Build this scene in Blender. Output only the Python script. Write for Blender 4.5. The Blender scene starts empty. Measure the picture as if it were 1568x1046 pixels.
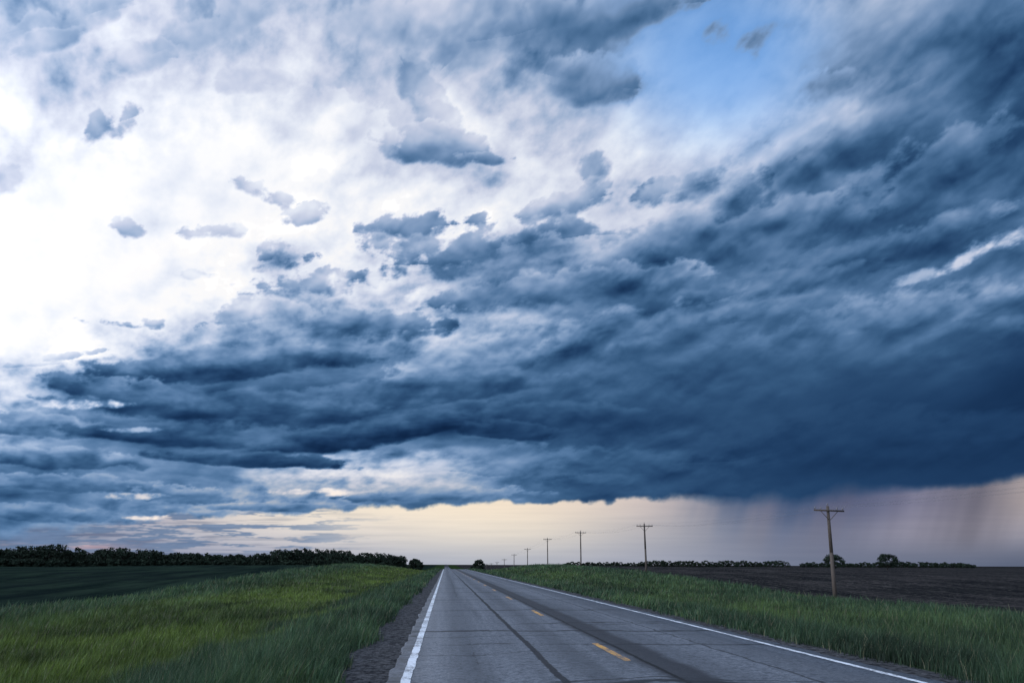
import bpy, math, numpy as np
from mathutils import Matrix, Vector
rng = np.random.default_rng(7)
D = bpy.data
scene = bpy.context.scene
scene.view_settings.view_transform = 'Standard'
scene.view_settings.look = 'None'
scene.view_settings.exposure = 0

# ------------------------------------------------------------------ helpers
def sstep(a, b, x):
    t = np.clip((x - a) / (b - a), 0, 1)
    return t * t * (3 - 2 * t)

_tab = {}
def perlin(x, y, seed=0):
    if seed not in _tab:
        r = np.random.default_rng(1000 + seed)
        p = r.permutation(512); p = np.concatenate([p, p])
        a = r.random(512) * 2 * np.pi
        _tab[seed] = (p, np.cos(a), np.sin(a))
    p, gx, gy = _tab[seed]
    xi = np.floor(x).astype(np.int64); yi = np.floor(y).astype(np.int64)
    xf = x - xi; yf = y - yi
    u = xf**3 * (xf * (xf * 6 - 15) + 10); v = yf**3 * (yf * (yf * 6 - 15) + 10)
    def g(ix, iy, dx, dy):
        h = p[(p[ix & 511] + iy) & 511]
        return gx[h] * dx + gy[h] * dy
    a = g(xi, yi, xf, yf); b = g(xi + 1, yi, xf - 1, yf)
    c = g(xi, yi + 1, xf, yf - 1); d = g(xi + 1, yi + 1, xf - 1, yf - 1)
    return ((a * (1 - u) + b * u) * (1 - v) + (c * (1 - u) + d * u) * v) * 1.5

def fbm(x, y, octs=5, seed=0, gain=.5, lac=2.03):
    s = 0; a = 1.0; n = 0
    for i in range(octs):
        s = s + a * perlin(x + 17.3 * i, y - 9.1 * i, seed + i)
        n += a; a *= gain; x = x * lac; y = y * lac
    return s / n * 1.6

def billow(x, y, octs=5, seed=0, gain=.5, lac=2.1):
    s = 0; a = 1.0; n = 0
    for i in range(octs):
        p = perlin(x + 17.3 * i, y - 9.1 * i, seed + i)
        s = s + a * (np.sqrt(p * p + .006) - .28)
        n += a; a *= gain
        x, y = (x * .8 - y * .6) * lac, (x * .6 + y * .8) * lac
    return s / n * 2.4

def make_mesh(name, V, loops, sizes, mats=(), smooth=False, cols=None, parent=None):
    me = D.meshes.new(name)
    V = np.asarray(V, np.float32); loops = np.asarray(loops, np.int32); sizes = np.asarray(sizes, np.int32)
    me.vertices.add(len(V)); me.vertices.foreach_set('co', V.ravel())
    me.loops.add(len(loops)); me.loops.foreach_set('vertex_index', loops)
    me.polygons.add(len(sizes))
    st = np.concatenate([[0], np.cumsum(sizes)[:-1]]).astype(np.int32)
    me.polygons.foreach_set('loop_start', st)
    me.polygons.foreach_set('loop_total', sizes)
    if smooth: me.polygons.foreach_set('use_smooth', np.ones(len(sizes), bool))
    me.update(calc_edges=True)
    for k, c in (cols or {}).items():
        at = me.attributes.new(k, 'FLOAT_COLOR', 'POINT')
        c4 = np.ones((len(V), 4), np.float32); c4[:, :c.shape[1]] = c
        at.data.foreach_set('color', c4.ravel())
    for m in mats: me.materials.append(m)
    ob = D.objects.new(name, me); scene.collection.objects.link(ob)
    if parent: ob.parent = parent
    return ob

def grid_mesh(name, X, Y, Z, **k):
    ny, nx = X.shape
    V = np.stack([X, Y, Z], -1).reshape(-1, 3)
    i = np.arange(ny * nx).reshape(ny, nx)
    q = np.stack([i[:-1, :-1], i[:-1, 1:], i[1:, 1:], i[1:, :-1]], -1).reshape(-1, 4)
    return make_mesh(name, V, q.ravel(), np.full(len(q), 4), **k)

class NT:
    def __init__(s, tree): s.t = tree; tree.nodes.clear()
    def n(s, typ, **k):
        nd = s.t.nodes.new(typ)
        for a, b in k.items(): setattr(nd, a, b)
        return nd
    def set(s, sock, v):
        if isinstance(v, bpy.types.NodeSocket): s.t.links.new(v, sock)
        elif isinstance(v, (tuple, list)): sock.default_value = tuple(v) + ((1,) if len(v) == 3 and len(sock.default_value) == 4 else ())
        else: sock.default_value = v
    def m(s, op, a, b=0.0, c=0.0, clamp=False):
        nd = s.n('ShaderNodeMath', operation=op, use_clamp=clamp)
        s.set(nd.inputs[0], a); s.set(nd.inputs[1], b); s.set(nd.inputs[2], c)
        return nd.outputs[0]
    def ss(s, a, b, x):
        nd = s.n('ShaderNodeMapRange', interpolation_type='SMOOTHSTEP')
        s.set(nd.inputs['Value'], x); s.set(nd.inputs['From Min'], a); s.set(nd.inputs['From Max'], b)
        return nd.outputs[0]
    def mix(s, f, a, b):
        nd = s.n('ShaderNodeMix', data_type='RGBA')
        s.set(nd.inputs[0], f); s.set(nd.inputs[6], a); s.set(nd.inputs[7], b)
        return nd.outputs[2]
    def noise(s, vec, scale, detail=4, rough=.55):
        nd = s.n('ShaderNodeTexNoise'); s.set(nd.inputs['Vector'], vec)
        nd.inputs['Scale'].default_value = scale; nd.inputs['Detail'].default_value = detail
        nd.inputs['Roughness'].default_value = rough
        return nd.outputs['Fac']
    def vscale(s, vec, v):
        nd = s.n('ShaderNodeVectorMath', operation='MULTIPLY'); s.set(nd.inputs[0], vec); nd.inputs[1].default_value = v
        return nd.outputs[0]

def new_mat(name):
    m = D.materials.new(name); m.use_nodes = True
    return m, NT(m.node_tree)

def finish(nt, col, rough=.8, spec=.3, bump=None, bstr=.3, bdist=.02):
    p = nt.n('ShaderNodeBsdfPrincipled'); o = nt.n('ShaderNodeOutputMaterial')
    nt.set(p.inputs['Base Color'], col); nt.set(p.inputs['Roughness'], rough)
    nt.set(p.inputs['Specular IOR Level'], spec)
    if bump is not None:
        b = nt.n('ShaderNodeBump'); b.inputs['Strength'].default_value = bstr; b.inputs['Distance'].default_value = bdist
        nt.set(b.inputs['Height'], bump); nt.t.links.new(b.outputs[0], p.inputs['Normal'])
    nt.t.links.new(p.outputs[0], o.inputs[0])
    return p

# ------------------------------------------------------------------ camera
F_PX, W_PX, H_PX = 1200.0, 1568.0, 1046.0
YAW = math.radians(4.63); PITCH = math.atan(341 / 1200); ROLL = math.radians(0.18)
cy, sy, cp, sp = math.cos(YAW), math.sin(YAW), math.cos(PITCH), math.sin(PITCH)
Fw = Vector((sy * cp, cy * cp, sp)); Rt = Vector((cy, -sy, 0)); Up = Rt.cross(Fw)
Rt, Up = Rt * math.cos(ROLL) + Up * math.sin(ROLL), Up * math.cos(ROLL) - Rt * math.sin(ROLL)
cam = D.cameras.new('camera'); camo = D.objects.new('camera', cam); scene.collection.objects.link(camo)
cam.sensor_width = 36; cam.lens = 36 * F_PX / W_PX; cam.clip_end = 20000; cam.clip_start = .1
M = Matrix.Identity(4)
for i in range(3):
    M[i][0] = Rt[i]; M[i][1] = Up[i]; M[i][2] = -Fw[i]
M[2][3] = 1.6
camo.matrix_world = M
scene.camera = camo

# ------------------------------------------------------------------ terrain
RC = 3.17
def zroad(y): return -4.2 * sstep(265, 560, y)
RY = [0, 65, 126, 188, 250, 310, 370, 450, 700]
RZ = [0, .05, 1.25, 2.0, 2.0, 1.4, .9, .3, 0]
def height(x, y):
    u = np.abs(x - RC) - 4.6
    z = -0.07 - 0.8 * sstep(0, 5.5, u)
    r = np.interp(y, RY, RZ) 
    z = z + r * sstep(3, 22, u) * (1 - .55 * sstep(40, 160, u))
    z = z - .25 * sstep(12, 26, u) * (1 - sstep(70, 120, y))
    dip = zroad(y) * (1 - sstep(20, 90, u)) * (1 - sstep(1500, 3000, y))
    n = fbm(x / 23., y / 40., 3, 40) * .18 * sstep(2, 10, u) * (1 - sstep(60, 200, u))
    return z + dip + n

xs = np.concatenate([-np.geomspace(60, 5600, 40)[::-1], np.arange(-59.5, 60, .5), np.geomspace(60, 5600, 40)])
ys = np.concatenate([-np.geomspace(6, 5600, 40)[::-1], np.arange(-5, 420, 1.25), np.geomspace(421, 5600, 60)])
X, Y = np.meshgrid(xs, ys)
mg, nt = new_mat('verge_and_field_soil')
pos = nt.n('ShaderNodeNewGeometry').outputs['Position']
sx = nt.n('ShaderNodeSeparateXYZ'); nt.set(sx.inputs[0], pos)
u = nt.m('ABSOLUTE', nt.m('SUBTRACT', sx.outputs[0], RC))
n1 = nt.noise(pos, .35, 5); n2 = nt.noise(pos, 9, 6, .7)
n3 = nt.noise(nt.vscale(pos, (.35, .035, 1)), 1.0, 6, .7)      # long furrows
n5 = nt.noise(pos, .06, 5, .6)
n4 = nt.noise(nt.vscale(pos, (3.2, 1.1, 1)), 1.0, 5, .8)       # stubble flecks
grassc = nt.mix(n2, (.010, .020, .009), (.038, .060, .020))
grassc = nt.mix(nt.ss(.4, .65, n1), grassc, (.026, .048, .017))
row = nt.m('ABSOLUTE', nt.m('SUBTRACT', nt.m('FRACT', nt.m('DIVIDE', nt.m('ADD', sx.outputs[0], nt.m('MULTIPLY', n1, .5)), 1.52)), .5))
fieldc = nt.mix(nt.ss(.38, .62, n3), (.012, .013, .015), (.046, .042, .041))
fieldc = nt.mix(nt.m('MULTIPLY', nt.ss(.2, .42, row), .6), fieldc, (.010, .011, .012))
fieldc = nt.mix(nt.m('MULTIPLY', nt.ss(.52, .66, n4), .8), fieldc, (.15, .135, .12))
fieldc = nt.mix(nt.m('MULTIPLY', nt.ss(.45, .62, n5), .45), fieldc, (.010, .012, .013))
leftm = nt.ss(-20, -26, sx.outputs[0])
leftf = nt.mix(nt.ss(.35, .65, n3), (.006, .012, .011), (.020, .034, .024))
leftf = nt.mix(nt.m('MULTIPLY', nt.ss(.56, .7, n4), .6), leftf, (.035, .060, .040))
leftf = nt.mix(nt.m('MULTIPLY', nt.ss(.45, .6, n5), .5), leftf, (.008, .013, .014))
fieldc = nt.mix(leftm, fieldc, leftf)
fm = nt.ss(27.5, 28.6, nt.m('ADD', u, nt.m('MULTIPLY', nt.m('SUBTRACT', n1, .5), 3.)))
col = nt.mix(fm, grassc, fieldc)
grav = nt.mix(nt.ss(.3, .7, n2), (.012, .013, .015), (.12, .12, .125))
gm = nt.ss(5.15, 4.85, nt.m('ADD', u, nt.m('MULTIPLY', nt.m('SUBTRACT', n1, .5), .9)))
col = nt.mix(gm, col, grav)
finish(nt, col, .95, .0, nt.m('ADD', n2, nt.m('MULTIPLY', n4, 2)), 1., .06)
grid_mesh('ground', X, Y, height(X, Y), mats=[mg], smooth=True)

# ------------------------------------------------------------------ road
mr, nt = new_mat('worn_asphalt')
pos = nt.n('ShaderNodeNewGeometry').outputs['Position']
sx = nt.n('ShaderNodeSeparateXYZ'); nt.set(sx.inputs[0], pos); px, py = sx.outputs[0], sx.outputs[1]
fine = nt.noise(pos, 26, 6, .85); mid = nt.noise(pos, 2.2, 7, .7); grit = nt.noise(pos, 9, 6, .8)
lng = nt.noise(nt.vscale(pos, (2.2, .05, 1)), 1, 5, .6)
wob = nt.m('SUBTRACT', nt.noise(nt.vscale(pos, (.6, .6, .6)), 1.5, 5, .65), .5)
wob2 = nt.m('SUBTRACT', nt.noise(nt.vscale(pos, (.25, .25, .25)), 1., 3, .5), .5)
col = nt.mix(nt.ss(.38, .62, nt.m('ADD', nt.m('MULTIPLY', fine, .55), nt.m('MULTIPLY', grit, .45))), (.020, .024, .031), (.22, .238, .27))
col = nt.mix(nt.m('MULTIPLY', nt.ss(.35, .7, lng), .5), col, (.040, .046, .056))
col = nt.mix(nt.m('MULTIPLY', nt.ss(.45, .7, mid), .4), col, (.155, .17, .19))
def seam(x0, w, soft, amp, dark, f, brk=None):
    global col
    d = nt.m('ABSOLUTE', nt.m('ADD', nt.m('SUBTRACT', px, x0), nt.m('MULTIPLY', wob, amp)))
    k = nt.m('MULTIPLY', nt.ss(w + soft, w, d), f)
    if brk is not None: k = nt.m('MULTIPLY', k, brk)
    col = nt.mix(k, col, dark)
for wx in (.45, 2.35, 4.25, 6.05):
    seam(wx, .12, .4, .2, (.048, .054, .064), .45)
seam(1.72, .045, .035, .18, (.009, .009, .011), .9)
seam(3.64, .24, .26, .35, (.017, .018, .022), .85)
seam(3.42, .03, .02, .12, (.005, .005, .006), .95)
seam(5.35, .022, .02, .3, (.014, .014, .016), .7)
seam(.62, .012, .02, .5, (.018, .018, .02), .6, nt.ss(.45, .55, lng))
seam(-.66, .08, .1, .2, (.03, .03, .03), .6, nt.ss(.4, .6, mid))
lanemask = nt.ss(.42, .50, nt.noise(nt.vscale(pos, (.22, .5, 1)), 1, 2))
for per, off, w, f, br in ((9.1, 2.2, .15, .9, None), (6.3, 4.9, .10, .85, lanemask), (3.7, 1.1, .055, .7, lanemask)):
    yy = nt.m('ADD', nt.m('ADD', py, nt.m('MULTIPLY', wob, .9)), nt.m('MULTIPLY', wob2, 2.6))
    fr = nt.m('FRACT', nt.m('DIVIDE', nt.m('ADD', yy, off), per))
    d = nt.m('MULTIPLY', nt.m('ABSOLUTE', nt.m('SUBTRACT', fr, .5)), per)
    k = nt.m('MULTIPLY', nt.ss(w * 1.3, w * .4, d), f)
    if br is not None: k = nt.m('MULTIPLY', k, br)
    col = nt.mix(k, col, (.012, .013, .016))
finish(nt, col, .74, .26, nt.m('ADD', fine, nt.m('MULTIPLY', mid, .5)), .5, .012)
yr = np.concatenate([-np.geomspace(5, 600, 10)[::-1], np.arange(-4.5, 60, .15), np.arange(60, 620, 4), np.geomspace(621, 3000, 20)])
tl = -.78 + .09 * fbm(yr * 1.1, yr * 0 + 3, 4, 50); tr = 7.14 + .09 * fbm(yr * 1.1, yr * 0 + 8, 4, 51)
cols_ = [tl - .02, tl, tl * 0 + .5, tl * 0 + RC, tl * 0 + 6, tr, tr + .02]
zz = [-.12, 0, .01, .03, .01, 0, -.12]
XR = np.stack(cols_, 1); YR = np.repeat(yr[:, None], 7, 1); ZR = zroad(YR) + np.array(zz)[None]
grid_mesh('road', XR, YR, ZR, mats=[mr])

def paint_mat(name, c, worn):
    m, nt = new_mat(name)
    pos = nt.n('ShaderNodeNewGeometry').outputs['Position']
    a = nt.noise(pos, 14, 6, .8); b = nt.noise(pos, 1.2, 4, .6)
    w = nt.ss(worn - .06, worn + .08, nt.m('ADD', nt.m('MULTIPLY', a, .65), nt.m('MULTIPLY', b, .35)))
    colr = nt.mix(w, c, (.10, .10, .105))
    finish(nt, colr, .7, .3, a, .3, .005)
    return m
mw = paint_mat('worn_white_paint', (.68, .71, .75), .52)
my = paint_mat('worn_yellow_paint', (.62, .32, .07), .50)
def crown(x):
    return np.interp(x, [-.8, .5, RC, 6, 7.18], [0, .01, .03, .01, 0])
def strip(V, L, S, x0, x1, y0, y1, step):
    n = max(2, int((y1 - y0) / step) + 1)
    y = np.linspace(y0, y1, n); b = len(V)
    wl = x0 + .014 * fbm(y * 3, y * 0 + x0, 3, 60); wr = x1 + .014 * fbm(y * 3, y * 0 + x1 + 5, 3, 61)
    for i in range(n):
        V.append((wl[i], y[i], float(zroad(y[i]) + crown(wl[i]) + .005)))
        V.append((wr[i], y[i], float(zroad(y[i]) + crown(wr[i]) + .005)))
    for i in range(n - 1):
        L += [b + 2 * i, b + 2 * i + 1, b + 2 * i + 3, b + 2 * i + 2]; S.append(4)
V, L, S = [], [], []
for x0, ww in ((-.59, .14), (6.74, .12)):
    strip(V, L, S, x0, x0 + ww, -30, 60, .2); strip(V, L, S, x0, x0 + ww, 60, 620, 4)
make_mesh('edge_line_marking', V, L, S, [mw])
V, L, S = [], [], []
for k in range(-3, 45):
    y0 = 14.1 + 12.2 * k
    strip(V, L, S, RC - .10, RC + .03, y0, y0 + 3.05, .2)
make_mesh('yellow_centre_dashes', V, L, S, [my])

# ------------------------------------------------------------------ grass
def grass():
    N = 980000
    y = 7.5 * np.exp(rng.random(N) * math.log(340 / 7.5))
    az = np.radians(-36 + rng.random(N) * 78)
    x = y * np.tan(az)
    un = np.abs(x - RC)
    edge = 4.62 + .35 * fbm(x * .4, y * .4, 3, 70) + (x < 0) * .10
    outer = 27.5 + 1.2 * fbm(x / 6, y / 6, 3, 71)
    pe = np.clip((un - edge) / .6, 0, 1)
    keep = (un > edge) & (un < outer) & (rng.random(N) < .25 + .75 * pe)
    x, y, un = x[keep], y[keep], un[keep]
    n = len(x)
    t1 = fbm(x / 3.5, y / 6, 4, 72); t2 = fbm(x / .8, y / .8, 3, 73); t3 = fbm(x / 11, y / 25, 3, 75)
    left = x < RC
    ul = un - 4.6
    mown = sstep(2.2, 5.5, ul + t1 * 3.) * (1 - sstep(12, 20, ul + t1 * 5)) * np.where(left, .80, .30)
    mown = np.clip(mown + .25 * t3, 0, 1)
    h = (.42 - .20 * mown) * (1 + .6 * t2) * (.55 + .8 * rng.random(n))
    h *= .5 + .5 * sstep(0, 1.6, ul)
    h *= 1 + .25 * sstep(40, 150, y)
    w = np.maximum(.007, .00092 * y) * (.7 + .6 * rng.random(n))
    z = height(x, y) - .02
    yaw = rng.random(n) * 2 * np.pi
    bx, by = np.cos(yaw), np.sin(yaw)
    lean = (.12 + .45 * rng.random(n)) * h
    la = rng.normal(0.3, 1.3, n)
    lx, ly = np.cos(la) * lean, np.sin(la) * lean
    P = np.zeros((n, 5, 3), np.float32)
    for j, (s, f, ww) in enumerate(((-1, 0, 1), (1, 0, 1), (1, .55, .75), (-1, .55, .75), (0, 1, 0))):
        P[:, j, 0] = x + s * bx * w * .5 * ww + lx * f * f
        P[:, j, 1] = y + s * by * w * .5 * ww + ly * f * f
        P[:, j, 2] = z + h * f
    b = (np.arange(n) * 5)[:, None]
    loops = (b + np.array([0, 1, 2, 3, 3, 2, 4])[None]).ravel()
    sizes = np.tile([4, 3], n)
    deep = np.array([.017, .045, .019]); blue = np.array([.050, .092, .052]); yel = np.array([.082, .120, .022]); straw = np.array([.20, .20, .12])
    r = rng.random(n)[:, None]
    c = deep * (1 - r) + blue * r
    mm = np.clip(mown * .95 + .14 * rng.normal(size=n) + .25 * t1, 0, 1)[:, None]
    c = c * (1 - mm) + yel * mm
    c *= (1 + .65 * t1 + .4 * t2 + .3 * t3)[:, None] * (.5 + 1.0 * rng.random((n, 1)))
    c = np.where(rng.random((n, 1)) < .045, straw * .75, c)
    C = np.repeat(np.clip(c, .004, .5)[:, None, :], 5, 1).reshape(-1, 3)
    m, nt = new_mat('grass_blades')
    a = nt.n('ShaderNodeAttribute', attribute_name='Col').outputs['Color']
    p = nt.n('ShaderNodeBsdfPrincipled'); nt.set(p.inputs['Base Color'], a); p.inputs['Roughness'].default_value = .6
    p.inputs['Specular IOR Level'].default_value = .25
    tr_ = nt.n('ShaderNodeBsdfTranslucent'); nt.set(tr_.inputs[0], a)
    mx = nt.n('ShaderNodeMixShader'); mx.inputs[0].default_value = .35
    nt.t.links.new(p.outputs[0], mx.inputs[1]); nt.t.links.new(tr_.outputs[0], mx.inputs[2])
    o = nt.n('ShaderNodeOutputMaterial'); nt.t.links.new(mx.outputs[0], o.inputs[0])
    make_mesh('grass', P.reshape(-1, 3), loops, sizes, [m], cols={'Col': C})
    print('blades', n)
grass()

# ------------------------------------------------------------------ generic tube
def tube(V, L, S, p0, p1, r0, r1, n=8, cap=True):
    p0 = np.array(p0, float); p1 = np.array(p1, float); d = p1 - p0; d /= np.linalg.norm(d)
    a = np.cross(d, [0, 0, 1.] if abs(d[2]) < .9 else [1., 0, 0]); a /= np.linalg.norm(a); c = np.cross(d, a)
    b = len(V)
    for p, r in ((p0, r0), (p1, r1)):
        for i in range(n):
            t = 2 * math.pi * i / n
            V.append(tuple(p + r * (math.cos(t) * a + math.sin(t) * c)))
    for i in range(n):
        j = (i + 1) % n
        L += [b + i, b + j, b + n + j, b + n + i]; S.append(4)
    if cap:
        L += [b + n + i for i in range(n)]; S.append(n)
        L += [b + n - 1 - i for i in range(n)]; S.append(n)
def box(V, L, S, c, s):
    b = len(V)
    for dz in (-1, 1):
        for dx, dy in ((-1, -1), (1, -1), (1, 1), (-1, 1)):
            V.append((c[0] + dx * s[0] / 2, c[1] + dy * s[1] / 2, c[2] + dz * s[2] / 2))
    for f in ((3, 2, 1, 0), (4, 5, 6, 7), (0, 1, 5, 4), (1, 2, 6, 5), (2, 3, 7, 6), (3, 0, 4, 7)):
        L += [b + i for i in f]; S.append(4)

# ------------------------------------------------------------------ utility poles
mwood, nt = new_mat('weathered_pole_wood')
pos = nt.n('ShaderNodeTexCoord').outputs['Object']
n1 = nt.noise(nt.vscale(pos, (14, 14, .8)), 1, 5, .7)
finish(nt, nt.mix(n1, (.035, .028, .024), (.12, .098, .082)), .9, .2, n1, .4, .02)
mins, nt = new_mat('insulator_porcelain')
finish(nt, nt.mix(nt.noise(nt.n('ShaderNodeTexCoord').outputs['Object'], 5), (.12, .11, .11), (.2, .19, .2)), .3, .5)
PX = 31.4; SP = 61.6
hts = [7.5, 7.5, 7.6, 8.1, 8.2, 7.4, 7.3, 7.3, 7.4, 7.3, 7.2, 7.3, 7.3, 7.4]
info = {}
for i in [1, 0] + list(range(2, 14)):
    yy = 2.5 + SP * i
    zb = float(height(np.array([PX]), np.array([yy]))[0]); H = hts[i]
    ln = {1: .024, 2: -.004, 3: .006}.get(i, float(rng.normal(0, .008)))
    V, L, S = [], [], []
    tube(V, L, S, (0, 0, -.4), (0, 0, H * .5), .17, .145, 12, True)
    tube(V, L, S, (0, 0, H * .5 - .002), (0, 0, H), .144, .115, 12, True)
    za = H - .38
    box(V, L, S, (0, -.17, za), (2.65, .10, .13))
    for s in (-1, 1):
        tube(V, L, S, (s * .75, -.185, za - .05), (s * .06, -.16, za - .75), .025, .025, 6)
    nw = len(S)
    pins = [-1.22, -.72, .72, 1.22]
    for q in pins:
        tube(V, L, S, (q, -.17, za + .066), (q, -.17, za + .14), .018, .018, 6)
        tube(V, L, S, (q, -.17, za + .14), (q, -.17, za + .20), .055, .065, 8)
        tube(V, L, S, (q, -.17, za + .202), (q, -.17, za + .27), .045, .03, 8)
    tube(V, L, S, (0, 0, H + .001), (0, 0, H + .10), .02, .02, 6)
    tube(V, L, S, (0, 0, H + .102), (0, 0, H + .22), .06, .035, 8)
    ob = make_mesh('utility_pole', V, L, S, [mwood, mins])
    mi = np.zeros(len(S), np.int32); mi[nw:] = 1
    ob.data.polygons.foreach_set('material_index', mi)
    ob.location = (PX, yy, zb); ob.rotation_euler = (0, ln, float(rng.normal(0, .03)))
    info[i] = [(PX + q + ln * za, yy - .17, zb + za + .24) for q in pins] + [(PX + ln * H, yy, zb + H + .17)]
V, L, S = [], [], []
info[-1] = [(p[0], p[1] - SP, p[2]) for p in info[0]]
for i in range(-1, 13):
    for k in range(5):
        a = np.array(info[i][k]); b = np.array(info[i + 1][k]); prev = a
        for s in range(1, 13):
            t = s / 12; p = a + (b - a) * t; p[2] -= .7 * 4 * t * (1 - t) * (1 if k < 4 else .8)
            tube(V, L, S, prev, p, .0035, .0035, 4, False); prev = p
mwire, nt = new_mat('wire_metal'); finish(nt, nt.mix(nt.noise(nt.n('ShaderNodeTexCoord').outputs['Object'], 1), (.10, .10, .11), (.16, .16, .17)), .5, .4)
make_mesh('power_line', V, L, S, [mwire])

# ------------------------------------------------------------------ trees
mleaf, nt = new_mat('tree_foliage')
a = nt.n('ShaderNodeAttribute', attribute_name='Col').outputs['Color']; finish(nt, a, .8, .1)
mbark, nt = new_mat('tree_bark')
nb = nt.noise(nt.n('ShaderNodeTexCoord').outputs['Object'], 4); finish(nt, nt.mix(nb, (.015, .013, .012), (.05, .042, .035)), .9, .1)

def leaves(centers, radii, per, size, r):
    """leaf-size quads scattered through ellipsoid clumps -> verts (n*4,3), colours"""
    c = np.repeat(centers, per, 0); rad = np.repeat(radii, per, 0); n = len(c)
    d = r.normal(size=(n, 3)); d /= np.linalg.norm(d, axis=1)[:, None]
    q = c + d * rad * (r.random((n, 1)) ** .4)
    a = r.normal(size=(n, 3)); a /= np.linalg.norm(a, axis=1)[:, None]
    b = np.cross(a, r.normal(size=(n, 3))); b /= np.linalg.norm(b, axis=1)[:, None]
    s = size * (.6 + .8 * r.random((n, 1)))
    V = np.stack([q - a * s, q - b * s * .6, q + a * s, q + b * s * .6], 1).reshape(-1, 3)
    tone = np.repeat(.6 + .8 * r.random((len(centers), 1)), per, 0) * (.7 + .6 * r.random((n, 1)))
    C = np.repeat(np.array([[.016, .026, .017]]) * tone, 4, 0)
    return V, C
def tree_parts(h, wd, r, trunk=.28, nclump=16, per=60, leaf=.28):
    V, L, S = [], [], []
    th = h * trunk
    tube(V, L, S, (0, 0, -.3), (0.05 * h * r.normal() * .3, 0, th), h * .03, h * .022, 8)
    cen = []
    for i in range(nclump):
        t = (i + .5) / nclump; zz = th + (h * .97 - th) * t ** .8
        rr = wd * .5 * math.sqrt(max(.05, 1 - ((t - .38) / .68) ** 2)) * (.45 + .5 * r.random())
        an = i * 2.4 + r.random()
        cen.append((rr * math.cos(an), rr * math.sin(an), zz - .05 * h))
    cen = np.array(cen)
    for c in cen[:10]:
        st = np.array([0, 0, th * (.75 + .25 * r.random())])
        midp = (st + c) / 2 + np.array([0, 0, -.05 * h])
        tube(V, L, S, st, midp, h * .014, h * .009, 5, False); tube(V, L, S, midp, c, h * .009, h * .003, 5, False)
    rad = np.stack([wd * (.13 + .08 * r.random(nclump)), wd * (.13 + .08 * r.random(nclump)), h * (.08 + .05 * r.random(nclump))], 1)
    lv, lc = leaves(cen, rad, per, leaf, r)
    return V, L, S, lv, lc
def build_trees(name, items, **k):
    AV, AL, AS, AC, MI = [], [], [], [], []; off = 0
    for (x, y, z, h, wd, sd) in items:
        r = np.random.default_rng(sd)
        V, L, S, lv, lc = tree_parts(h, wd, r, **k)
        V = np.array(V); o = np.array([x, y, z])
        AV += [V + o, lv + o]; AC += [np.full((len(V), 3), .03), lc]
        AL += [np.array(L) + off, np.arange(len(lv)) + off + len(V)]
        AS += [np.array(S), np.full(len(lv) // 4, 4)]; MI += [np.ones(len(S), int), np.zeros(len(lv) // 4, int)]
        off += len(V) + len(lv)
    ob = make_mesh(name, np.concatenate(AV), np.concatenate(AL), np.concatenate(AS), [mleaf, mbark], cols={'Col': np.concatenate(AC)})
    ob.data.polygons.foreach_set('material_index', np.concatenate(MI).astype(np.int32))
    return ob
def az_xy(az, d): a = math.radians(az); return d * math.sin(a), d * math.cos(a)
def hz(x, y): return float(height(np.array([x * 1.]), np.array([y * 1.]))[0])
def az_of(px): return math.degrees(math.atan((px - 784) / 1248)) + 4.63
prof = [(-33, 12), (-27.5, 11), (-25.5, 13.5), (-24, 13), (-22.8, 9.2), (-22, 12.5), (-20, 11.4), (-18.8, 10.4), (-17, 9.4), (-15.6, 9), (-14, 8.8), (-12.5, 9), (-11.6, 11.6), (-10, 12.6), (-8, 12.6), (-7, 12), (-5.6, 11.8), (-3.4, 11.8)]
items = []
for i in range(285):
    az = -34 + 31.0 * (i + rng.random()) / 285
    d = 640 + 60 * rng.random(); x, y = az_xy(az, d)
    h = np.interp(az, [p[0] for p in prof], [p[1] for p in prof]) * (.74 + .42 * rng.random())
    items.append((x, y, hz(x, y), h, h * (.8 + .5 * rng.random()), 100 + i))
for i in range(240):   # scrub between the trunks
    az = -34 + 31.4 * (i + rng.random()) / 240
    x, y = az_xy(az, 632 + 20 * rng.random())
    h = 4.4 + 2.6 * rng.random()
    items.append((x, y, hz(x, y) - 1.2, h, h * 1.8, 900 + i))
build_trees('treeline', items, trunk=.08, nclump=12, per=32, leaf=.72)
items = []
for i in range(170):
    az = 8.3 + 26 * (i + rng.random()) / 170
    if 23.0 < az < 24.2 and rng.random() < .8: continue
    d = 1150 + 90 * rng.random(); x, y = az_xy(az, d)
    h = (7.2 if az < 23 else 6.0) * (.6 + .7 * rng.random()) * (.75 if az < 14 else 1)
    items.append((x, y, hz(x, y), h, h * (1.2 + .9 * rng.random()), 500 + i))
build_trees('distant_treeline', items, trunk=.06, nclump=9, per=26, leaf=.85)
def tree(name, px, d, h, wd, sd, **k):
    x, y = az_xy(az_of(px), d)
    ob = build_trees(name, [(0, 0, 0, h, wd, sd)], **k); ob.location = (x, y, hz(x, y) - .1)
tree('tree', 606, 470, 10.2, 14.5, 1, trunk=.10, nclump=36, per=120, leaf=.40)
tree('tree', 637, 455, 8.4, 9.0, 2, trunk=.10, nclump=26, per=120, leaf=.38)
tree('tree', 1278, 560, 9.6, 12.5, 3, trunk=.20, nclump=28, per=90, leaf=.38)
tree('tree', 1360, 560, 9.6, 12.5, 4, trunk=.24, nclump=28, per=90, leaf=.38)
tree('bush', 734, 330, 4.8, 5.6, 5, trunk=.08, nclump=22, per=80, leaf=.24)

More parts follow.
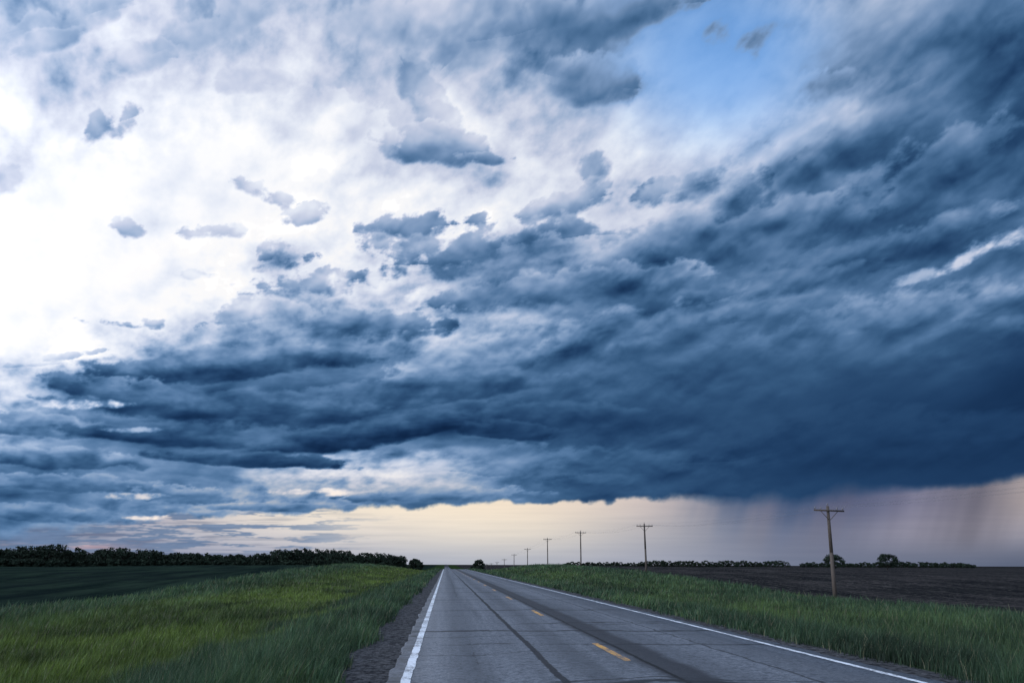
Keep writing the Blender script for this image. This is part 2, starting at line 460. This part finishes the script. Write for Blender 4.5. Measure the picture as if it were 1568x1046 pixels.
# ------------------------------------------------------------------ sky dome
def lin(c):
    c = np.clip(c, 0, 1); return np.where(c <= .04045, c / 12.92, ((c + .055) / 1.055) ** 2.4)
def cubic_grid(G, gx, gy):
    """Catmull-Rom sample of G[row,col] at fractional coords"""
    G = np.pad(G, ((1, 2), (1, 2)) + ((0, 0),) * (G.ndim - 2), mode='edge')
    R, C = G.shape[:2]
    gx = np.clip(gx, 0, C - 3.001); gy = np.clip(gy, 0, R - 3.001)
    ix = np.floor(gx).astype(int); iy = np.floor(gy).astype(int); fx = gx - ix; fy = gy - iy
    def w(t): return (-.5 * t + t * t - .5 * t**3, 1 - 2.5 * t * t + 1.5 * t**3, .5 * t + 2 * t * t - 1.5 * t**3, -.5 * t * t + .5 * t**3)
    wx, wy = w(fx), w(fy); out = 0
    for j in range(4):
        for i in range(4):
            ww = wx[i] * wy[j]
            if G.ndim == 3: ww = ww[..., None]
            out = out + ww * G[iy + j, ix + i]
    return out
def blur(A, r):
    for ax in (0, 1):
        for _ in range(2):
            P_ = np.pad(A, [(r + 1, r) if i == ax else (0, 0) for i in (0, 1)], mode='edge')
            c = np.cumsum(P_, axis=ax)
            hi = np.take(c, range(2 * r + 1, c.shape[ax]), axis=ax); lo = np.take(c, range(0, c.shape[ax] - 2 * r - 1), axis=ax)
            A = (hi - lo) / (2 * r + 1)
    return A

LG = np.array([
 [66,72,74,70,66,66,70,72,70,64,57,53,51,58,66,62,52,46,42,38,32],
 [71,75,77,76,75,77,75,70,68,65,59,54,56,66,66,65,54,48,44,34,30],
 [78,80,81,81,81,81,82,76,68,74,70,58,62,70,70,68,56,50,44,36,30],
 [85,87,87,87,89,87,85,81,70,80,80,68,74,75,76,72,56,44,42,36,32],
 [90,93,94,94,94,92,90,85,74,78,88,82,84,80,74,62,50,42,38,34,32],
 [93,95,95,94,94,93,92,91,89,91,91,80,82,70,56,48,44,39,35,35,37],
 [95,96,95,94,94,94,92,91,85,86,84,74,66,54,48,42,40,36,35,42,50],
 [96,96,95,94,92,86,88,86,80,62,56,50,48,46,42,40,38,40,46,46,42],
 [96,95,93,91,86,76,66,72,76,64,62,50,44,44,50,50,46,44,42,38,34],
 [95,90,80,62,56,52,44,48,60,60,46,40,40,39,40,40,39,38,35,29,25],
 [85,66,56,42,38,38,38,44,46,42,36,32,32,33,34,33,31,29,26,22,20],
 [62,54,48,40,36,32,30,30,30,28,28,30,29,29,29,28,26,24,22,20,19],
 [46,44,48,46,44,58,74,78,72,60,50,40,34,30,28,26,25,24,23,23,24],
 [46,46,52,54,54,58,58,48,42,39,36,33,31,29,28,27,26,25,25,25,25],
 [46,48,50,50,48,46,44,40,38,36,34,32,30,28,27,26,25,24,24,24,24]], float) / 100
PAL_L = np.array([0, .15, .25, .35, .45, .55, .65, .75, .85, .95, 1.05])
PAL = np.array([(6,22,48),(16,40,73),(32,62,99),(54,89,127),(83,118,158),(117,147,185),(155,177,208),(190,202,225),(221,227,240),(244,245,249),(254,253,253)]) / 255.
BG = np.array([
 [(90,110,140),(165,160,172),(236,223,207),(246,230,208),(241,224,203),(200,188,186),(104,108,134),(108,109,132),(158,148,149)],
 [(112,124,150),(160,163,180),(207,202,203),(222,214,206),(223,214,203),(176,174,180),(120,124,145),(130,129,146),(142,139,150)],
 [(104,116,142),(132,139,163),(150,156,179),(168,174,190),(174,178,190),(156,161,178),(115,123,145),(106,114,136),(92,101,123)]], float) / 255
# cloud bodies from far to near: x, y, half-width, half-height, tilt, tone of lit top, tone of base, opacity, raggedness
CB = [
 (905,28,190,52,-12,.56,.42,.85,.9),(900,120,105,52,8,.60,.43,.8,1.2),(610,45,130,45,5,.66,.57,.6,1.2),(735,60,90,60,-40,.62,.50,.6,1.1),
 (640,140,60,36,60,.66,.52,.65,1.4),(665,180,50,26,30,.66,.52,.65,1.4),(650,224,100,34,4,.64,.46,.8,1.35),(745,243,46,12,2,.64,.52,.8,1.2),(560,205,60,50,20,.80,.70,.5,1.3),
 (330,38,110,38,-25,.68,.58,.65,1.2),(90,30,110,34,-15,.68,.59,.6,1.3),(62,66,70,24,-20,.68,.58,.65,1.3),(172,186,60,34,-18,.70,.52,.7,1.5),
 (215,88,65,34,0,.72,.60,.65,1.4),(372,128,70,32,10,.75,.66,.6,1.4),(15,262,44,38,-30,.78,.69,.65,1.5),(480,150,50,20,0,.80,.73,.5,1.4),
 (212,347,36,19,0,.79,.64,.65,1.6),(330,360,46,17,0,.79,.65,.65,1.6),(390,292,38,18,20,.80,.68,.65,1.6),(425,308,34,16,20,.78,.64,.7,1.6),(470,332,54,20,-5,.75,.56,.8,1.6),
 (292,423,30,11,0,.86,.78,.6,1.5),(196,493,60,10,3,.73,.58,.75,1.5),(92,546,66,7,-10,.76,.66,.7,1.4),(48,558,50,6,-6,.80,.68,.6,1.4),
 (1400,110,250,200,-35,.58,.42,.55,.8),(1500,60,160,110,-30,.44,.34,.6,.8),(1250,240,130,110,-45,.66,.40,.75,1.1),(1390,300,230,85,-28,.47,.32,.8,.9),
 (910,262,38,46,-50,.70,.54,.75,1.4),(1045,292,95,24,-14,.64,.44,.85,1.2),(870,318,130,30,-14,.68,.46,.8,1.3),
 (640,348,100,26,-6,.68,.48,.85,1.4),(590,395,50,34,20,.72,.52,.75,1.5),(425,402,54,24,-5,.74,.56,.75,1.5),(480,438,110,28,-6,.70,.48,.85,1.4),
 (740,392,190,42,-8,.60,.40,.88,1.1),(1120,365,260,60,-14,.54,.36,.8,.9),(1330,392,240,40,-16,.44,.28,.92,.8),
 (400,492,125,34,-4,.74,.52,.85,1.3),(870,442,260,38,-6,.58,.36,.88,.9),(1180,445,220,28,-10,.42,.29,.9,.8),
 (1390,505,290,70,-8,.54,.33,.85,.8),(570,500,150,34,-4,.62,.36,.92,1.1),(985,515,250,50,-6,.54,.32,.85,.8),
 (330,560,280,36,-3,.52,.29,.94,.6),(700,560,190,46,-18,.60,.36,.8,.9),(150,590,115,22,2,.54,.35,.92,.8),
 (610,605,300,34,-8,.45,.29,.9,.5),(1150,590,360,66,-4,.37,.27,.75,.5),(350,622,310,28,3,.40,.27,.92,.4),
 (90,652,160,22,4,.58,.40,.9,.7),(840,636,150,28,0,.36,.25,.8,.6),(300,664,240,24,3,.41,.28,.92,.4),(560,666,250,30,-8,.35,.22,.95,.4),
 (80,700,170,24,4,.54,.36,.9,.7),(775,662,85,20,2,.30,.22,.8,.6),(390,704,180,16,3,.38,.27,.92,.45),
 (830,722,170,40,0,.46,.35,.65,.7),(1020,722,250,42,-2,.34,.27,.8,.5),(110,742,175,18,4,.54,.38,.9,.7),(680,758,160,18,-2,.58,.40,.85,.7),
 (1330,690,340,70,-3,.28,.20,.7,.4),(290,762,90,17,4,.58,.42,.9,.9),(430,778,160,9,0,.58,.43,.9,.7),(70,786,150,18,2,.50,.40,.85,.7)]
GAP = [ # bright rifts
 (1405,424,46,9,-15,.60),(1480,394,54,9,-30,.72),(1545,366,54,14,-10,.70),(1545,316,34,12,-30,.52),(122,618,58,9,0,.84),(205,655,44,5,0,.64),
 (200,760,48,5,0,.74),(480,752,64,6,0,.86),(242,789,44,4,0,.88),(520,432,16,20,20,.88),(632,446,20,22,20,.86),(575,425,12,14,0,.84)]

def sky_colour(d, nfc, nfr):
    """radiance for unit directions d (..,3): a cloud chart laid on the dome"""
    Rv, Uv, Fv = [np.array(v) for v in (Rt, Up, Fw)]
    f = d @ Fv; fc = np.maximum(f, .30)
    xp = W_PX / 2 + F_PX * (d @ Rv) / fc; yp = H_PX / 2 - F_PX * (d @ Uv) / fc
    xp = np.clip(xp, -900, 2500); yp = np.clip(yp, -1500, 1000)
    e = np.clip((866 - yp) / 1200, 0, 2)
    q = 1 / (e + .45)
    uu = (xp - 300) / 1200 * q ** .7; vv = -q
    wamp = .35 + .9 * np.clip(e / .6, 0, 1)
    w1 = fbm(uu * 4, vv * 4, 4, 1, .45); w2 = fbm(uu * 4 + 31, vv * 4 + 7, 4, 11, .45)
    xw = xp + wamp * 40 * w1; yw = yp + wamp * 26 * w2
    L = cubic_grid(LG, xw / 80, yw / 60)
    nA = fbm(uu * 8, vv * 8, 7, 31, .54)
    nF = fbm(uu * 24, vv * 24, 5, 131, .56)
    bu, bv = uu * 7.5 + w1 * .12, vv * 7.5 + w2 * .12
    bl = billow(bu, bv, 5, 21, .48)
    b3 = billow(bu, bv, 4, 21, .44)
    rel = b3 - .5 * (billow(bu - .05, bv + .15, 4, 21, .44) + billow(bu - .09, bv + .30, 3, 21, .44))
    fu, fv = uu * 20 + w1 * .3, vv * 20 + w2 * .3
    bf = billow(fu, fv, 3, 221, .42)
    relf = bf - billow(fu - .06, fv + .18, 3, 221, .42)
    cu, cv = uu * 2.6 + 4 + w2 * .15, vv * 2.6 + w1 * .15
    relb = billow(cu, cv, 3, 95, .4) - billow(cu - .10, cv + .26, 3, 95, .4)
    darkr = sstep(850, 1300, xp) * sstep(420, 600, yp)
    lowf = sstep(480, 640, yp)
    veryb = sstep(.90, .97, L)
    open_ = sstep(.46, .62, L)
    L = L + open_ * (1 - .72 * veryb) * (.15 * nA + .045 * nF + .07 * rel + .02 * relf)
    solid = 1 - sstep(.62, .82, L)
    k0 = (1 - .80 * darkr) * (1 - .38 * lowf)
    L = L + solid * k0 * (.09 * rel + .09 * relb + .045 * nA + .02 * nF + .015 * relf)
    shape = L.shape
    Lf = L.reshape(-1).copy(); X_ = xp.reshape(-1); Y_ = yp.reshape(-1)
    fl = [a.reshape(-1) for a in (w1, w2, nA, nF, rel, relb, bl, relf, k0, f)]
    def region(x0, y0, rx, ry):
        m = 1.9 * max(rx, 12) + 30; n = 1.9 * max(rx * .55, ry) + 30
        return np.nonzero((np.abs(X_ - x0) < m) & (np.abs(Y_ - y0) < n) & (fl[9] > .3))[0]
    for (x0, y0, rx, ry, rot, lt, lb, op, rag) in CB:
        I = region(x0, y0, rx, ry)
        a1, a2, na, nf, re, rb, b_, rf, k_, _ = [g[I] for g in fl]
        c, s = math.cos(math.radians(rot)), math.sin(math.radians(rot))
        sc = min(1, ry / 40)
        xa = X_[I] + sc * 26 * a1 - x0; ya = Y_[I] + sc * 16 * a2 - y0
        a = (xa * c + ya * s) / rx; b = (-xa * s + ya * c) / ry
        big = min(1., ry / 45)
        nz = rag * (.75 * big * na + (1.25 - .65 * big) * nf + .35 * big * b_)
        bb = np.where(b > 0, b * 1.25, b)
        dens = 1 - (a * a + bb * bb) + nz * np.where(b > .2, .75, 1.)
        if y0 > 530 and x0 < 830: soft = np.where(b > 0, .50, .60)
        else: soft = np.where(b > 0, .95, .55) + .25 * (rag < .85)
        al = op * sstep(0, 1, dens / soft)
        t = sstep(-.85, .65, b + .30 * na + .18 * nf - .35 * re)
        sh_ = lt * (1 - t) + lb * t
        rim = (1 - sstep(.1, .8, dens)) * sstep(.3, -.5, b)
        sh_ = sh_ + .06 * rim + k_ * (.10 * re + .05 * rb + .035 * na + .02 * nf + .03 * rf) * (.5 + lt)
        Lf[I] = Lf[I] * (1 - al) + sh_ * al
    for (x0, y0, rx, ry, rot, lv) in GAP:
        I = region(x0, y0, rx, ry)
        a1, a2, na, nf, re, rb, b_, rf, k_, _ = [g[I] for g in fl]
        c, s = math.cos(math.radians(rot)), math.sin(math.radians(rot))
        xa = X_[I] + 8 * a1 + 5 * na - x0; ya = Y_[I] + 4 * a2 - y0
        a = (xa * c + ya * s) / rx; b = (-xa * s + ya * c) / ry
        al = .88 * sstep(-.5, 1.4, 1 - (a * a + b * b) * 1.1 + 1.3 * nf + .9 * na)
        Lf[I] = Lf[I] * (1 - al) + (lv + .05 * nf) * al
    L = Lf.reshape(shape)
    st = fbm(xp / 230 + w1 * .35 - yp / 400, (yp + xp * .03) / 27 + w2 * .6, 5, 41, .5)
    L = L + st * .055 * sstep(450, 560, yp) * (1 - sstep(650, 950, xp)) * (1 - sstep(.6, .8, L))
    # local contrast
    S_ = L[:nfr, :nfc]
    clar = .12 * (S_ - blur(S_, 2)) + .14 * (S_ - blur(S_, 9)) + .24 * (S_ - blur(S_, 34))
    S2 = S_ + clar * (1 - .6 * sstep(.92, 1., S_)) * (1 - .6 * darkr[:nfr, :nfc])
    L = L.copy(); L[:nfr, :nfc] = S2
    L = np.clip(L, .10, 1.05)
    rgb = np.stack([np.interp(L, PAL_L, PAL[:, k]) for k in range(3)], -1)
    blue = np.exp(-(((xp - 1100) / 170) ** 2 + ((yp - 75) / 140) ** 2) ** 1.5) * sstep(.50, .64, L)
    rgb = rgb * (1 - .8 * blue[..., None]) + .8 * blue[..., None] * (np.array([.38, .59, .85]) + (.0006 * yp)[..., None])
    lav = sstep(.38, .5, L) * (1 - sstep(.75, .88, L)) * (1 - sstep(380, 560, yp)) * (1 - blue)
    rgb = rgb * (1 + lav[..., None] * np.array([.015, -.003, -.008]))
    warm = sstep(.9, 1., L) * sstep(200, 420, yp)
    rgb = rgb * (1 - warm[..., None] * np.array([0, .008, .02]))
    low = sstep(690, 780, yp) * sstep(.5, .7, L)
    rgb = rgb * (1 - low[..., None] * np.array([-.03, .03, .09]))
    # clear belt under the storm base, soft rain veils
    sh = fbm((xp + .30 * (yp - 760)) / 85, yp / 600 + 5, 4, 51, .45)
    rain = sstep(960, 1180, xp)
    B = cubic_grid(BG, (xp + rain * 28 * sh) / 200, np.clip((yp - 765) / 50, 0, 2))
    B = B * (1 + rain * .11 * sh * (1 - sstep(815, 862, yp)))[..., None]
    thin = fbm(xp / 150, yp / 6, 4, 55, .5); thin2 = fbm(xp / 110 + 4, yp / 9, 5, 57, .58)
    lw = (1 - sstep(200, 680, xp))
    B = B * (1 - (sstep(-.05, .45, thin) * .22 * lw + .02 * thin)[..., None] * np.array([1.15, 1, .75]))
    bank = sstep(-.08, .16, thin2 + .55 * (1 - sstep(0, 520, xp)) - .22) * (1 - sstep(380, 640, xp)) * (1 - sstep(836, 854, yp))
    B = B * (1 - .8 * bank[..., None]) + .8 * bank[..., None] * (np.array([.37, .46, .59]) * (1 + .15 * thin2[..., None]))
    glow = np.exp(-(((xp - 95) / 85) ** 2 + ((yp - 836) / 6) ** 2)) * sstep(-.35, .2, thin)
    B = B + glow[..., None] * np.array([.36, .17, .08])
    ye = np.interp(xp, [-400, 0, 100, 160, 210, 280, 350, 500, 640, 760, 900, 1020, 1150, 1300, 1450, 1510, 1568, 1900],
                   [835, 822, 812, 800, 794, 790, 789, 780, 774, 770, 766, 762, 762, 752, 745, 742, 728, 700])
    ye = ye + (9 * fbm(xp / 60, yp / 60, 5, 61, .55) + 2 * nF) * (1 - .5 * rain) 
    soft = 3.6 + 18 * rain * (1 - sstep(1250, 1450, xp) * .80) + 7 * (1 - sstep(60, 260, xp))
    mcl = sstep(-soft, soft, ye - yp)
    shaft = rain * sstep(-.5, .7, sh) * sstep(862, 752, yp) * .55 * (1 - sstep(1220, 1400, xp))
    mcl = np.clip(mcl + shaft, 0, 1)
    rgb = rgb * mcl[..., None] + B * (1 - mcl[..., None])
    R = lin(rgb)
    R = R * (1 + .5 * sstep(.97, 1.05, L) * mcl)[..., None]
    # rest of the hemisphere: plain gradient out of view, brightened left and behind to light the ground
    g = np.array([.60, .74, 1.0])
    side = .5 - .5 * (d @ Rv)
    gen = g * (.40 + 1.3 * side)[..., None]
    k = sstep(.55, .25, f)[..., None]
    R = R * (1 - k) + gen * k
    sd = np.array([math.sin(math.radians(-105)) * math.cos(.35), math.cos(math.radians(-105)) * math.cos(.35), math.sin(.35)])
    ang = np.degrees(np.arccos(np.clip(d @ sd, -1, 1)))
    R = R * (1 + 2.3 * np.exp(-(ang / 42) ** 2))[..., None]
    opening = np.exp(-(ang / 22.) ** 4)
    return R, opening

NC, NR = 1260, 720
azs = np.concatenate([np.linspace(-36.2, 45.4, NC), np.linspace(46.5, 322.9, 120)])
azs = np.append(azs, 323.8)
els = np.concatenate([np.linspace(-1.5, 41.5, NR), np.linspace(42.5, 90, 40)])
A, E = np.meshgrid(np.radians(azs), np.radians(els))
d = np.stack([np.sin(A) * np.cos(E), np.cos(A) * np.cos(E), np.sin(E)], -1)
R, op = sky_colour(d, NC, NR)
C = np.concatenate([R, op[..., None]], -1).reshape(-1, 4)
RAD = 5200.
P = d * RAD
msky, nt = new_mat('evening_storm_sky')
a = nt.n('ShaderNodeAttribute', attribute_name='Col')
em = nt.n('ShaderNodeEmission'); nt.set(em.inputs[0], a.outputs['Color'])
tr_ = nt.n('ShaderNodeBsdfTransparent'); mx = nt.n('ShaderNodeMixShader')
nt.set(mx.inputs[0], a.outputs['Alpha']); nt.t.links.new(em.outputs[0], mx.inputs[1]); nt.t.links.new(tr_.outputs[0], mx.inputs[2])
o = nt.n('ShaderNodeOutputMaterial'); nt.t.links.new(mx.outputs[0], o.inputs[0])
try: msky.cycles.emission_sampling = 'NONE'
except Exception as ex: print(ex)
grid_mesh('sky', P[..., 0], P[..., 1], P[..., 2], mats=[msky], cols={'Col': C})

# ------------------------------------------------------------------ world + sun
w = D.worlds.new('World'); scene.world = w; w.use_nodes = True
nt = NT(w.node_tree)
sk = nt.n('ShaderNodeTexSky'); sk.sky_type = 'NISHITA'; sk.sun_disc = False
sk.sun_elevation = math.radians(20); sk.sun_rotation = math.radians(-105)
bg = nt.n('ShaderNodeBackground'); bg.inputs[1].default_value = .08; nt.set(bg.inputs[0], sk.outputs[0])
o = nt.n('ShaderNodeOutputWorld'); nt.t.links.new(bg.outputs[0], o.inputs[0])
sl = D.lights.new('sun', 'SUN'); sl.energy = .7; sl.angle = math.radians(14); sl.color = (1, .93, .86)
so = D.objects.new('sun', sl); scene.collection.objects.link(so)
az = math.radians(-105); el = math.radians(20)
v = Vector((math.sin(az) * math.cos(el), math.cos(az) * math.cos(el), math.sin(el)))
so.rotation_euler = v.to_track_quat('Z', 'Y').to_euler(); so.location = v * 50
